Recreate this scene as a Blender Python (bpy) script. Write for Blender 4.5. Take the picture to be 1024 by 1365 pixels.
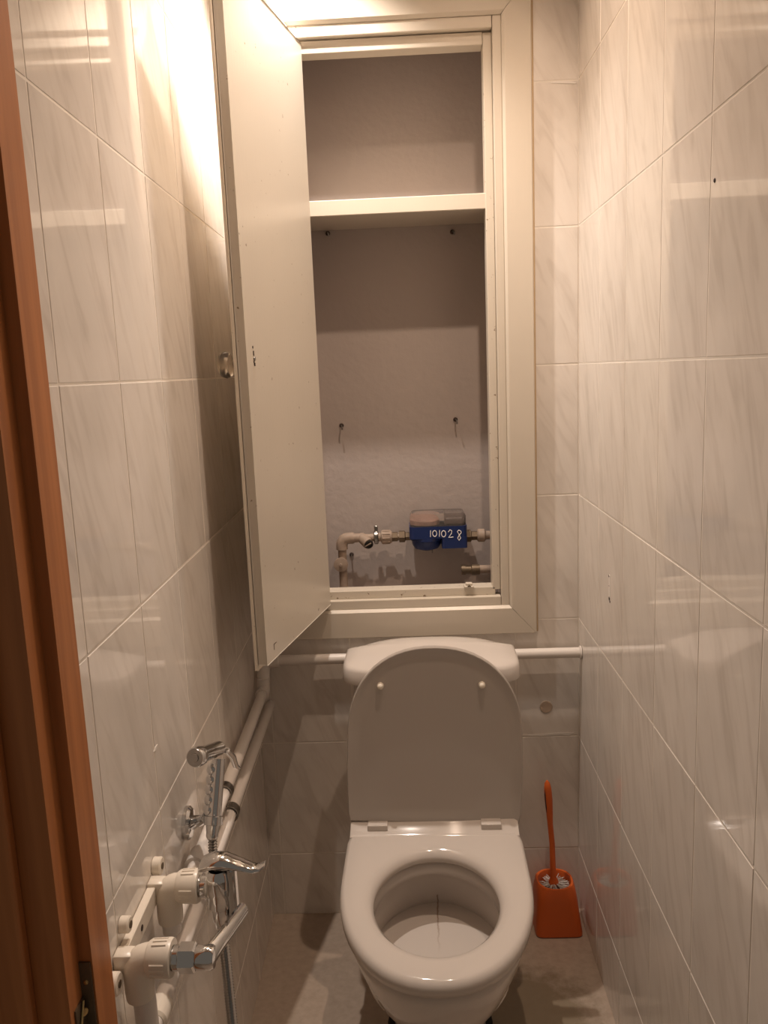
import bpy, bmesh, math, random
from mathutils import Vector, Matrix
random.seed(7)
for o in list(bpy.data.objects):
    bpy.data.objects.remove(o)
scene = bpy.context.scene
COL = scene.collection

# ------------------------------------------------------------------ camera
CZ = 1.38
FPX, CAM_D, YAW, PITCH, ROLL = 1092.5, 1.9157, -0.0330, 0.1699, -0.0407
fw = Vector((math.sin(YAW)*math.cos(PITCH), math.cos(YAW)*math.cos(PITCH), -math.sin(PITCH)))
rt = Vector((math.cos(YAW), -math.sin(YAW), 0))
up = rt.cross(fw)
r2 = rt*math.cos(ROLL) + up*math.sin(ROLL)
u2 = up*math.cos(ROLL) - rt*math.sin(ROLL)
cam_d = bpy.data.cameras.new('camera')
cam = bpy.data.objects.new('camera', cam_d)
COL.objects.link(cam)
cam.matrix_world = Matrix(((r2.x, u2.x, -fw.x, 0), (r2.y, u2.y, -fw.y, -CAM_D), (r2.z, u2.z, -fw.z, CZ), (0, 0, 0, 1)))
cam_d.sensor_fit = 'VERTICAL'
cam_d.sensor_height = 36.0
cam_d.lens = 36.0*FPX/1365.0
cam_d.clip_start = 0.02
scene.camera = cam

# ------------------------------------------------------------------ world, exposure
world = bpy.data.worlds.new('world')
scene.world = world
world.use_nodes = True
world.node_tree.nodes['Background'].inputs[0].default_value = (1.0, 0.84, 0.68, 1)
world.node_tree.nodes['Background'].inputs[1].default_value = 0.15
vs = scene.view_settings
vs.view_transform = 'Standard'
vs.look = 'None'
vs.gamma = 1.0
vs.use_curve_mapping = False
vs.exposure = -0.25
scene.cycles.diffuse_bounces = 8
# two downlight cans: a warm one over the right of the room, a more neutral one low over the cupboard door
# (position, colour, watts, cone in degrees, blend, tilt about x)
DOWNLIGHTS = [((0.205, -0.56, 2.49), (1.0, 0.75, 0.57), 42.0, 122, 0.80, 0.0, 'white downlight can hanging near the right wall, warm light'),
              ((-0.175, -0.200, 2.350), (1.0, 0.87, 0.77), 66.0, 116, 0.85, -3.5, 'white downlight can hanging above the cupboard door')]

# ------------------------------------------------------------------ materials
def new_mat(name):
    m = bpy.data.materials.new(name)
    m.use_nodes = True
    nt = m.node_tree
    return m, nt, nt.nodes['Principled BSDF']

def mat(name, col, rough=0.5, metal=0.0, spec=0.5, coat=0.0, noise=0.0, nscale=20.0, bump=0.0, bscale=60.0, trans=0.0, ior=1.45):
    m, nt, b = new_mat(name)
    b.inputs['Base Color'].default_value = (*col, 1)
    b.inputs['Roughness'].default_value = rough
    b.inputs['Metallic'].default_value = metal
    b.inputs['Specular IOR Level'].default_value = spec
    b.inputs['Coat Weight'].default_value = coat
    b.inputs['Transmission Weight'].default_value = trans
    b.inputs['IOR'].default_value = ior
    if noise > 0 or bump > 0:
        tc = nt.nodes.new('ShaderNodeTexCoord')
    if noise > 0:
        n = nt.nodes.new('ShaderNodeTexNoise')
        n.inputs['Scale'].default_value = nscale
        n.inputs['Detail'].default_value = 6
        nt.links.new(tc.outputs['Object'], n.inputs['Vector'])
        mx = nt.nodes.new('ShaderNodeMix'); mx.data_type = 'RGBA'
        mx.inputs[6].default_value = (*[c*(1-noise) for c in col], 1)
        mx.inputs[7].default_value = (*[min(1, c*(1+noise*0.6)) for c in col], 1)
        nt.links.new(n.outputs['Fac'], mx.inputs[0])
        nt.links.new(mx.outputs[2], b.inputs['Base Color'])
    if bump > 0:
        n2 = nt.nodes.new('ShaderNodeTexNoise')
        n2.inputs['Scale'].default_value = bscale
        n2.inputs['Detail'].default_value = 5
        nt.links.new(tc.outputs['Object'], n2.inputs['Vector'])
        bp = nt.nodes.new('ShaderNodeBump')
        bp.inputs['Strength'].default_value = bump
        bp.inputs['Distance'].default_value = 0.004
        nt.links.new(n2.outputs['Fac'], bp.inputs['Height'])
        nt.links.new(bp.outputs['Normal'], b.inputs['Normal'])
    return m

def tile_material():
    m, nt, b = new_mat('marble_tile')
    L = nt.links.new
    tc = nt.nodes.new('ShaderNodeTexCoord')
    oi = nt.nodes.new('ShaderNodeObjectInfo')
    mul = nt.nodes.new('ShaderNodeMath'); mul.operation = 'MULTIPLY'; mul.inputs[1].default_value = 37.0
    L(oi.outputs['Random'], mul.inputs[0])
    add = nt.nodes.new('ShaderNodeVectorMath'); add.operation = 'ADD'
    L(tc.outputs['Object'], add.inputs[0]); L(mul.outputs[0], add.inputs[1])
    mp = nt.nodes.new('ShaderNodeMapping')
    mp.inputs['Rotation'].default_value = (0, math.radians(24), 0)
    L(add.outputs[0], mp.inputs['Vector'])
    mp1 = mp
    mp = nt.nodes.new('ShaderNodeMapping'); mp.inputs['Scale'].default_value = (1.0, 1.0, 0.20)
    L(mp1.outputs[0], mp.inputs['Vector'])
    n1 = nt.nodes.new('ShaderNodeTexNoise'); n1.inputs['Scale'].default_value = 34; n1.inputs['Detail'].default_value = 8
    n1.inputs['Distortion'].default_value = 0.9
    L(mp.outputs[0], n1.inputs['Vector'])
    r1 = nt.nodes.new('ShaderNodeValToRGB')
    r1.color_ramp.elements[0].position = 0.28; r1.color_ramp.elements[0].color = (0.65, 0.597, 0.54, 1)
    r1.color_ramp.elements[1].position = 0.50; r1.color_ramp.elements[1].color = (0.75, 0.70, 0.642, 1)
    e = r1.color_ramp.elements.new(0.75); e.color = (0.78, 0.735, 0.678, 1)
    L(n1.outputs['Fac'], r1.inputs[0])
    n2 = nt.nodes.new('ShaderNodeTexNoise'); n2.inputs['Scale'].default_value = 7; n2.inputs['Detail'].default_value = 3
    L(add.outputs[0], n2.inputs['Vector'])
    mr = nt.nodes.new('ShaderNodeMapRange'); mr.inputs['From Min'].default_value = 0.3; mr.inputs['From Max'].default_value = 0.7
    mr.inputs['To Min'].default_value = 0.93; mr.inputs['To Max'].default_value = 1.04
    L(n2.outputs['Fac'], mr.inputs['Value'])
    mx = nt.nodes.new('ShaderNodeVectorMath'); mx.operation = 'SCALE'
    L(r1.outputs['Color'], mx.inputs[0]); L(mr.outputs[0], mx.inputs['Scale'])
    L(mx.outputs[0], b.inputs['Base Color'])
    b.inputs['Roughness'].default_value = 0.05
    b.inputs['Specular IOR Level'].default_value = 0.5
    n3 = nt.nodes.new('ShaderNodeTexNoise'); n3.inputs['Scale'].default_value = 9; n3.inputs['Detail'].default_value = 1
    L(add.outputs[0], n3.inputs['Vector'])
    bp = nt.nodes.new('ShaderNodeBump'); bp.inputs['Strength'].default_value = 0.02; bp.inputs['Distance'].default_value = 0.01
    L(n3.outputs['Fac'], bp.inputs['Height']); L(bp.outputs['Normal'], b.inputs['Normal'])
    return m

def wood_material(name, dark, light):
    m, nt, b = new_mat(name)
    L = nt.links.new
    tc = nt.nodes.new('ShaderNodeTexCoord')
    mp = nt.nodes.new('ShaderNodeMapping'); mp.inputs['Scale'].default_value = (30, 30, 1.3)
    L(tc.outputs['Object'], mp.inputs['Vector'])
    n = nt.nodes.new('ShaderNodeTexNoise'); n.inputs['Scale'].default_value = 2.2; n.inputs['Detail'].default_value = 7; n.inputs['Distortion'].default_value = 0.5
    L(mp.outputs[0], n.inputs['Vector'])
    r = nt.nodes.new('ShaderNodeValToRGB')
    r.color_ramp.elements[0].position = 0.3; r.color_ramp.elements[0].color = (*dark, 1)
    r.color_ramp.elements[1].position = 0.68; r.color_ramp.elements[1].color = (*light, 1)
    L(n.outputs['Fac'], r.inputs[0]); L(r.outputs[0], b.inputs['Base Color'])
    b.inputs['Roughness'].default_value = 0.42
    return m

def floor_material():
    m, nt, b = new_mat('floor_sheet')
    L = nt.links.new
    tc = nt.nodes.new('ShaderNodeTexCoord')
    n = nt.nodes.new('ShaderNodeTexNoise'); n.inputs['Scale'].default_value = 60; n.inputs['Detail'].default_value = 8
    L(tc.outputs['Object'], n.inputs['Vector'])
    r = nt.nodes.new('ShaderNodeValToRGB')
    r.color_ramp.elements[0].position = 0.3; r.color_ramp.elements[0].color = (0.42, 0.335, 0.265, 1)
    r.color_ramp.elements[1].position = 0.7; r.color_ramp.elements[1].color = (0.50, 0.41, 0.33, 1)
    L(n.outputs['Fac'], r.inputs[0])
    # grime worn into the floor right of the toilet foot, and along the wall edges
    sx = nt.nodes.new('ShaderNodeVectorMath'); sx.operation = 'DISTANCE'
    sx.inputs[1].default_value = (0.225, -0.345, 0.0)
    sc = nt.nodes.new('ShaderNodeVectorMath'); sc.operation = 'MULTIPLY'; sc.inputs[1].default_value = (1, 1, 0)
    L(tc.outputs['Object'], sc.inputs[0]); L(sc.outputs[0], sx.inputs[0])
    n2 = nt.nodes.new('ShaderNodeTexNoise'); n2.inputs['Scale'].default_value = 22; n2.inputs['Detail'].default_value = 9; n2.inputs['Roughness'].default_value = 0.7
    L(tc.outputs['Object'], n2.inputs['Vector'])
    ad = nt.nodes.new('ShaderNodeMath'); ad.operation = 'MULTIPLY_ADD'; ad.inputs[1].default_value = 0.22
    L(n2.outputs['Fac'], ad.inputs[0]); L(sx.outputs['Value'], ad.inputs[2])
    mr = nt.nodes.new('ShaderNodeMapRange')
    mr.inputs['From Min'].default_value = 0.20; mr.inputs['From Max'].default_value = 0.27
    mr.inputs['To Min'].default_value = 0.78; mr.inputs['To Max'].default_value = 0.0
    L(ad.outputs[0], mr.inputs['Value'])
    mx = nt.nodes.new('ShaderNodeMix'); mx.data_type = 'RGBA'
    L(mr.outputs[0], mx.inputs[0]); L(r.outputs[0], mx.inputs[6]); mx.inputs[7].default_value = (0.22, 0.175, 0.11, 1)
    L(mx.outputs[2], b.inputs['Base Color'])
    b.inputs['Roughness'].default_value = 0.38
    return m

def ceramic_material():
    # white sanitary ware with a thin rust run down the shelf of the bowl
    m, nt, b = new_mat('sanitary_ceramic')
    L = nt.links.new
    tc = nt.nodes.new('ShaderNodeTexCoord')
    sp = nt.nodes.new('ShaderNodeSeparateXYZ'); L(tc.outputs['Object'], sp.inputs[0])
    n = nt.nodes.new('ShaderNodeTexNoise'); n.inputs['Scale'].default_value = 55; n.inputs['Detail'].default_value = 4
    L(tc.outputs['Object'], n.inputs['Vector'])
    wob = nt.nodes.new('ShaderNodeMath'); wob.operation = 'MULTIPLY_ADD'; wob.inputs[1].default_value = 0.010; wob.inputs[2].default_value = -0.007
    L(n.outputs['Fac'], wob.inputs[0])
    dx = nt.nodes.new('ShaderNodeMath'); dx.operation = 'ADD'; L(sp.outputs['X'], dx.inputs[0]); L(wob.outputs[0], dx.inputs[1])
    ab = nt.nodes.new('ShaderNodeMath'); ab.operation = 'ABSOLUTE'; L(dx.outputs[0], ab.inputs[0])
    w = nt.nodes.new('ShaderNodeMapRange'); w.inputs['From Min'].default_value = 0.0; w.inputs['From Max'].default_value = 0.0025
    w.inputs['To Min'].default_value = 1; w.inputs['To Max'].default_value = 0
    L(ab.outputs[0], w.inputs['Value'])
    # along the bowl: y from -0.365 to -0.50, heights around the shelf
    a = nt.nodes.new('ShaderNodeMapRange'); a.inputs['From Min'].default_value = -0.50; a.inputs['From Max'].default_value = -0.40
    L(sp.outputs['Y'], a.inputs['Value'])
    z1 = nt.nodes.new('ShaderNodeMath'); z1.operation = 'LESS_THAN'; z1.inputs[1].default_value = 0.297; L(sp.outputs['Z'], z1.inputs[0])
    z2 = nt.nodes.new('ShaderNodeMath'); z2.operation = 'GREATER_THAN'; z2.inputs[1].default_value = 0.20; L(sp.outputs['Z'], z2.inputs[0])
    y2 = nt.nodes.new('ShaderNodeMath'); y2.operation = 'LESS_THAN'; y2.inputs[1].default_value = -0.30; L(sp.outputs['Y'], y2.inputs[0])
    prev = w.outputs[0]
    for s in (a.outputs[0], z1.outputs[0], z2.outputs[0], y2.outputs[0]):
        p = nt.nodes.new('ShaderNodeMath'); p.operation = 'MULTIPLY'; L(prev, p.inputs[0]); L(s, p.inputs[1]); prev = p.outputs[0]
    p = nt.nodes.new('ShaderNodeMath'); p.operation = 'MULTIPLY'; p.inputs[1].default_value = 0.75; L(prev, p.inputs[0])
    mx = nt.nodes.new('ShaderNodeMix'); mx.data_type = 'RGBA'
    mx.inputs[6].default_value = (0.60, 0.55, 0.505, 1); mx.inputs[7].default_value = (0.20, 0.11, 0.06, 1)
    L(p.outputs[0], mx.inputs[0]); L(mx.outputs[2], b.inputs['Base Color'])
    b.inputs['Roughness'].default_value = 0.06
    return m

def paint_material(name, col, chips=0.0):
    # brushed enamel paint, yellowed, with small chips
    m, nt, b = new_mat(name)
    L = nt.links.new
    tc = nt.nodes.new('ShaderNodeTexCoord')
    n = nt.nodes.new('ShaderNodeTexNoise'); n.inputs['Scale'].default_value = 5; n.inputs['Detail'].default_value = 5
    L(tc.outputs['Object'], n.inputs['Vector'])
    mx = nt.nodes.new('ShaderNodeMix'); mx.data_type = 'RGBA'
    mx.inputs[6].default_value = (*[c*0.94 for c in col], 1); mx.inputs[7].default_value = (*[c*1.04 for c in col], 1)
    L(n.outputs['Fac'], mx.inputs[0])
    out = mx.outputs[2]
    if chips > 0:
        n2 = nt.nodes.new('ShaderNodeTexNoise'); n2.inputs['Scale'].default_value = 95; n2.inputs['Detail'].default_value = 6
        L(tc.outputs['Object'], n2.inputs['Vector'])
        mr = nt.nodes.new('ShaderNodeMapRange'); mr.inputs['From Min'].default_value = 0.72-chips*0.1; mr.inputs['From Max'].default_value = 0.75-chips*0.1
        L(n2.outputs['Fac'], mr.inputs['Value'])
        m2 = nt.nodes.new('ShaderNodeMix'); m2.data_type = 'RGBA'
        L(mr.outputs[0], m2.inputs[0]); L(out, m2.inputs[6]); m2.inputs[7].default_value = (0.23, 0.17, 0.11, 1)
        out = m2.outputs[2]
    L(out, b.inputs['Base Color'])
    b.inputs['Roughness'].default_value = 0.30
    mp = nt.nodes.new('ShaderNodeMapping'); mp.inputs['Scale'].default_value = (90, 90, 4)
    L(tc.outputs['Object'], mp.inputs['Vector'])
    n3 = nt.nodes.new('ShaderNodeTexNoise'); n3.inputs['Scale'].default_value = 2; n3.inputs['Detail'].default_value = 4
    L(mp.outputs[0], n3.inputs['Vector'])
    bp = nt.nodes.new('ShaderNodeBump'); bp.inputs['Strength'].default_value = 0.10; bp.inputs['Distance'].default_value = 0.002
    L(n3.outputs['Fac'], bp.inputs['Height']); L(bp.outputs['Normal'], b.inputs['Normal'])
    return m

M = {}
M['tile'] = tile_material()
M['grout'] = mat('grout', (0.78, 0.73, 0.66), 0.8)
M['plaster'] = mat('niche_plaster', (0.42, 0.365, 0.335), 0.85, noise=0.06, nscale=6, bump=0.35, bscale=45)
M['ceiling'] = mat('ceiling_paint', (0.50, 0.47, 0.43), 0.9)
M['corridor'] = mat('corridor_paint', (0.45, 0.36, 0.27), 0.9)
M['floor'] = floor_material()
M['paint'] = paint_material('ivory_enamel', (0.62, 0.56, 0.47), 0.0)
M['paint_door'] = paint_material('ivory_enamel_door', (0.60, 0.55, 0.47), 0.15)
M['paint_chip'] = paint_material('ivory_enamel_chipped', (0.62, 0.56, 0.47), 0.40)
M['wood'] = wood_material('varnished_pine', (0.36, 0.125, 0.035), (0.50, 0.19, 0.06))
M['ceramic'] = ceramic_material()
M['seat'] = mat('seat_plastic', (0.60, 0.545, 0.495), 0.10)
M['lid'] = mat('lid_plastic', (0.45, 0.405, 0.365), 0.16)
M['bumper'] = mat('bumper_rubber', (0.80, 0.73, 0.62), 0.5)
M['pipe'] = mat('plastic_pipe', (0.74, 0.69, 0.64), 0.32, noise=0.05, nscale=30)
M['pipe_old'] = mat('grubby_plastic_pipe', (0.345, 0.265, 0.205), 0.6, noise=0.30, nscale=60)
M['fitting'] = mat('cream_fitting', (0.78, 0.71, 0.61), 0.30)
M['facing'] = paint_material('facing_bounce_enamel', (0.86, 0.79, 0.68), 0.2)  # same paint as the door, made paler to bounce light behind it
M['hose'] = mat('hose_metal', (0.36, 0.345, 0.33), 0.20, metal=1.0)
M['caulk'] = mat('old_caulk', (0.50, 0.37, 0.23), 0.7, noise=0.15, nscale=40)
M['chrome'] = mat('chrome', (0.70, 0.70, 0.70), 0.07, metal=1.0)
M['steel'] = mat('dull_steel', (0.30, 0.285, 0.265), 0.30, metal=1.0)
M['brass'] = mat('brass', (0.55, 0.42, 0.20), 0.35, metal=1.0)
M['old_brass'] = mat('old_brass', (0.16, 0.12, 0.08), 0.5, metal=0.6, noise=0.3, nscale=80)
M['black'] = mat('black_rubber', (0.02, 0.018, 0.016), 0.5)
M['orange'] = mat('orange_plastic', (0.66, 0.13, 0.025), 0.34)
M['bristle'] = mat('bristle', (0.62, 0.58, 0.54), 0.6)
M['blue'] = mat('meter_blue', (0.010, 0.024, 0.105), 0.35)
M['white_ink'] = mat('white_marker', (0.85, 0.83, 0.82), 0.6)
M['clear'] = mat('clear_plastic', (0.93, 0.84, 0.77), 0.10, trans=0.92, ior=1.3)
M['glass'] = mat('clear_knob', (0.97, 0.90, 0.80), 0.04, trans=0.95, ior=1.45)
M['dial'] = mat('meter_dial', (0.34, 0.22, 0.18), 0.5, noise=0.3, nscale=90)
M['dark_dial'] = mat('meter_dark', (0.07, 0.05, 0.045), 0.5)
M['stain'] = mat('old_pad', (0.47, 0.36, 0.27), 0.6)
M['hole'] = mat('hole_dark', (0.05, 0.035, 0.03), 0.8)
M['putty'] = mat('putty', (0.80, 0.76, 0.71), 0.7)
M['lamp_white'] = mat('lamp_enamel', (0.8, 0.78, 0.74), 0.4)
def bulb_material(col, k):
    m, nt, b = new_mat('bulb_light')
    b.inputs['Base Color'].default_value = (0.9, 0.85, 0.8, 1)
    b.inputs['Emission Color'].default_value = (*col, 1)
    b.inputs['Emission Strength'].default_value = k
    return m

# ------------------------------------------------------------------ mesh helpers (all in world coordinates)
ORG = {}
XF = None
def link(name, bm, m, parent=None, origin=None, smooth=False, angle=35):
    """One mesh object out of a bmesh written in world coordinates."""
    bmesh.ops.recalc_face_normals(bm, faces=bm.faces[:])
    if XF:
        for v in bm.verts: v.co = XF(v.co)
    if origin is None:
        if parent is not None and parent.type == 'EMPTY':
            origin = ORG[parent.name]
        else:
            xs = [v.co for v in bm.verts]
            origin = Vector(((min(c.x for c in xs)+max(c.x for c in xs))/2, (min(c.y for c in xs)+max(c.y for c in xs))/2, min(c.z for c in xs)))
            if parent is not None:
                origin = ORG[parent.name]
    origin = Vector(origin)
    for v in bm.verts:
        v.co -= origin
    me = bpy.data.meshes.new(name)
    bm.to_mesh(me); bm.free()
    me.materials.append(m)
    if smooth:
        for p in me.polygons:
            p.use_smooth = True
        try:
            me.set_sharp_from_angle(angle=math.radians(angle))
        except Exception:
            pass
    o = bpy.data.objects.new(name, me)
    COL.objects.link(o)
    ORG[o.name] = origin
    if parent is not None:
        o.parent = parent
        o.location = origin - ORG[parent.name]
    else:
        o.location = origin
    return o

def tag(o, label=None, cat=None, group=None, kind=None):
    if label: o['label'] = label
    if cat: o['category'] = cat
    if group: o['group'] = group
    if kind: o['kind'] = kind
    return o

def thing(name, loc, label, cat, group=None):
    e = bpy.data.objects.new(name, None)
    COL.objects.link(e)
    e.location = loc
    e.empty_display_size = 0.05
    ORG[e.name] = Vector(loc)
    return tag(e, label, cat, group)

def B():
    return bmesh.new()

def box(bm, x0, x1, y0, y1, z0, z1, bev=0.0, seg=1, mtx=None):
    g = bmesh.ops.create_cube(bm, size=1.0)
    vs_ = g['verts']
    for v in vs_:
        v.co = Vector(((x0+x1)/2+v.co.x*(x1-x0), (y0+y1)/2+v.co.y*(y1-y0), (z0+z1)/2+v.co.z*(z1-z0)))
    if mtx is not None:
        for v in vs_: v.co = mtx @ v.co
    if bev > 0:
        es = list({e for v in vs_ for e in v.link_edges})
        bmesh.ops.bevel(bm, geom=es, offset=bev, segments=seg, profile=0.5, affect='EDGES')
    return bm

def frame_for(d):
    d = d.normalized()
    a = Vector((0, 0, 1)) if abs(d.z) < 0.9 else Vector((1, 0, 0))
    s = d.cross(a).normalized()
    return s, s.cross(d).normalized()

def tube(bm, pts, r, seg=14, caps=True, sx=1.0):
    pts = [Vector(p) for p in pts]
    rs = r if isinstance(r, (list, tuple)) else [r]*len(pts)
    n = len(pts)
    rings = []
    s, t = frame_for(pts[1]-pts[0])
    for i, p in enumerate(pts):
        if i == 0: d = pts[1]-pts[0]
        elif i == n-1: d = pts[-1]-pts[-2]
        else:
            d = (pts[i+1]-p).normalized()+(p-pts[i-1]).normalized()
        d = d.normalized()
        s = (s-d*s.dot(d))
        s = s.normalized() if s.length > 1e-6 else frame_for(d)[0]
        t = s.cross(d).normalized()
        rings.append([bm.verts.new(p+(s*math.cos(2*math.pi*k/seg)*sx+t*math.sin(2*math.pi*k/seg))*rs[i]) for k in range(seg)])
    for a, b_ in zip(rings, rings[1:]):
        for k in range(seg):
            bm.faces.new((a[k], a[(k+1) % seg], b_[(k+1) % seg], b_[k]))
    if caps:
        bm.faces.new(rings[0][::-1]); bm.faces.new(rings[-1])
    return bm

def lathe(bm, origin, axis, prof, seg=24, caps=True):
    """prof: list of (radius, distance along axis)"""
    o = Vector(origin); d = Vector(axis).normalized(); s, t = frame_for(d)
    rings = []
    for r, h in prof:
        rings.append([bm.verts.new(o+d*h+(s*math.cos(2*math.pi*k/seg)+t*math.sin(2*math.pi*k/seg))*max(r, 1e-5)) for k in range(seg)])
    for a, b_ in zip(rings, rings[1:]):
        for k in range(seg):
            bm.faces.new((a[k], a[(k+1) % seg], b_[(k+1) % seg], b_[k]))
    if caps:
        bm.faces.new(rings[0][::-1]); bm.faces.new(rings[-1])
    return bm

def loft(bm, loops, cap0=True, cap1=True):
    R_ = [[bm.verts.new(Vector(p)) for p in lp] for lp in loops]
    n = len(R_[0])
    for a, b_ in zip(R_, R_[1:]):
        for k in range(n):
            bm.faces.new((a[k], a[(k+1) % n], b_[(k+1) % n], b_[k]))
    if cap0: bm.faces.new(R_[0][::-1])
    if cap1: bm.faces.new(R_[-1])
    return bm

def prism(bm, poly, axis, a0, a1):
    """extrude a polygon (list of 2-tuples) along 'x','y' or 'z'"""
    def P(p, a):
        return {'z': (p[0], p[1], a), 'y': (p[0], a, p[1]), 'x': (a, p[0], p[1])}[axis]
    return loft(bm, [[P(p, a0) for p in poly], [P(p, a1) for p in poly]])

def arc_pts(p0, corner, p1, r, n=6):
    """points rounding the corner between two straight runs"""
    p0, c, p1 = Vector(p0), Vector(corner), Vector(p1)
    d0 = (p0-c).normalized(); d1 = (p1-c).normalized()
    a = c+d0*r; b_ = c+d1*r
    out = []
    for i in range(n+1):
        t = i/n
        out.append(a*(1-t)**2+c*2*t*(1-t)+b_*t**2)
    return out

# ------------------------------------------------------------------ room shell
XR = 0.3956
XL, AL = -0.3912, 0.0212
def xl(y): return XL-AL*y
YF = -1.10
HC = 2.60
TT = 0.008                     # tile thickness in front of the wall base
def struct(name, bm, m, **k):
    o = link(name, bm, m, **k); o['kind'] = 'structure'; return o

bm = B(); box(bm, -1.60, 1.60, -2.9, 0.25, -0.06, 0.0); struct('floor', bm, M['floor'], origin=(0, 0, 0))
bm = B(); box(bm, -0.60, 0.60, -1.25, 0.30, HC, HC+0.08); struct('ceiling', bm, M['ceiling'])
GR = 0.0006                   # grout lies this far behind the tile faces
bm = B(); box(bm, XR+GR, XR+0.10, YF, 0.0, 0, HC); wall_right = struct('wall_right', bm, M['grout'])
bm = B(); prism(bm, [(xl(0)-GR, 0), (xl(YF)-GR, YF), (xl(YF)-0.12, YF), (xl(0)-0.12, 0)], 'z', 0, HC); wall_left = struct('wall_left', bm, M['grout'])
# back wall with the niche opening
NX0, NX1, NZ0, NZ1, ND = -0.240, 0.222, 0.785, 2.150, 0.20
bm = B()
box(bm, -0.52, NX0, GR, 0.30, 0, HC); box(bm, NX1, 0.52, GR, 0.30, 0, HC)
box(bm, NX0, NX1, GR, 0.30, 0, NZ0); box(bm, NX0, NX1, GR, 0.30, NZ1, HC)
wall_back = struct('wall_back', bm, M['grout'])
bm = B()
t_ = 0.006
box(bm, NX0, NX1, ND, 0.30, NZ0, NZ1)
box(bm, NX0, NX0+t_, TT, ND, NZ0, NZ1); box(bm, NX1-t_, NX1, TT, ND, NZ0, NZ1)
box(bm, NX0, NX1, TT, ND, NZ0, NZ0+t_); box(bm, NX0, NX1, TT, ND, NZ1-t_, NZ1)
struct('wall_niche', bm, M['plaster'])
# front wall around the doorway (behind the picture plane of the room)
bm = B()
box(bm, -1.60, -0.415, YF-0.075, YF, 0, HC); box(bm, 0.445, 1.60, YF-0.075, YF, 0, HC); box(bm, -0.415, 0.445, YF-0.075, YF, 2.06, HC)
struct('wall_front', bm, M['corridor'])

# tiles, each one a piece of its own
TILE_MESH = {}
def tile_mesh(w, h):
    key = (round(w, 4), round(h, 4))
    if key not in TILE_MESH:
        b_ = bmesh.new()
        c = 0.0012
        lo = [(0, 0, 0), (w, 0, 0), (w, 0, h), (0, 0, h)]
        mid = [(0, -TT+0.0012, 0), (w, -TT+0.0012, 0), (w, -TT+0.0012, h), (0, -TT+0.0012, h)]
        hi = [(c, -TT, c), (w-c, -TT, c), (w-c, -TT, h-c), (c, -TT, h-c)]
        loft(b_, [lo, mid, hi])
        bmesh.ops.recalc_face_normals(b_, faces=b_.faces[:])
        me = bpy.data.meshes.new('tile'); b_.to_mesh(me); b_.free(); me.materials.append(M['tile'])
        TILE_MESH[key] = me
    return TILE_MESH[key]

GAP = 0.0020
def put_tile(parent, pos, rotz, w, h):
    if w < 0.012 or h < 0.012: return
    o = bpy.data.objects.new('tile', tile_mesh(w-GAP, h-GAP))
    COL.objects.link(o)
    o.parent = parent
    d = Vector((math.cos(rotz), math.sin(rotz), 0))
    o.location = Vector(pos)+d*GAP/2+Vector((0, 0, GAP/2))-ORG[parent.name]
    o.rotation_euler = (random.uniform(-0.0008, 0.0008), 0, rotz+random.uniform(-0.0014, 0.0014))

rows = [0.0, 0.172, 0.474, 0.776, 1.078, 1.38, 1.682, 1.984, 2.286, HC]
# right wall: local x runs from the back corner towards the door
cols = [0.0, 0.202, 0.404, 0.606, 0.808, 1.010, 1.10]
for z0, z1 in zip(rows, rows[1:]):
    for c0, c1 in zip(cols, cols[1:]):
        put_tile(wall_right, (XR+TT, -c0, z0), -math.pi/2, c1-c0, z1-z0)
# left wall
cols = [0.0, 0.034, 0.236, 0.438, 0.640, 0.842, 1.044, 1.10]
for z0, z1 in zip(rows, rows[1:]):
    for c0, c1 in zip(cols, cols[1:]):
        put_tile(wall_left, (xl(-c1)-TT, -c1, z0), math.pi/2+math.atan(AL), c1-c0, z1-z0)
# back wall, cut round the cupboard
cols = [XL, -0.362, -0.160, 0.042, 0.244, XR]
for z0, z1 in zip(rows, rows[1:]):
    for c0, c1 in zip(cols, cols[1:]):
        segs = [(c0, c1, z0, z1)]
        if z1 > 0.80 and z0 < 2.14:
            segs = []
            if c0 < -0.24: segs.append((c0, min(c1, -0.25), z0, z1))
            if c1 > 0.25: segs.append((max(c0, 0.244), c1, z0, z1))
            if not (c0 < -0.24 and c1 <= -0.24) and not c0 > 0.24:
                a0, a1 = max(c0, -0.25), min(c1, 0.25)
                if z0 < 0.79: segs.append((a0, a1, z0, 0.79))
                if z1 > 2.15: segs.append((a0, a1, 2.15, z1))
            elif c0 < -0.24 and c1 > -0.25:
                if z0 < 0.79: segs.append((-0.25, c1, z0, 0.79))
                if z1 > 2.15: segs.append((-0.25, c1, 2.15, z1))
        for a0, a1, b0, b1 in segs:
            put_tile(wall_back, (a0, TT, b0), 0, a1-a0, b1-b0)

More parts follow.
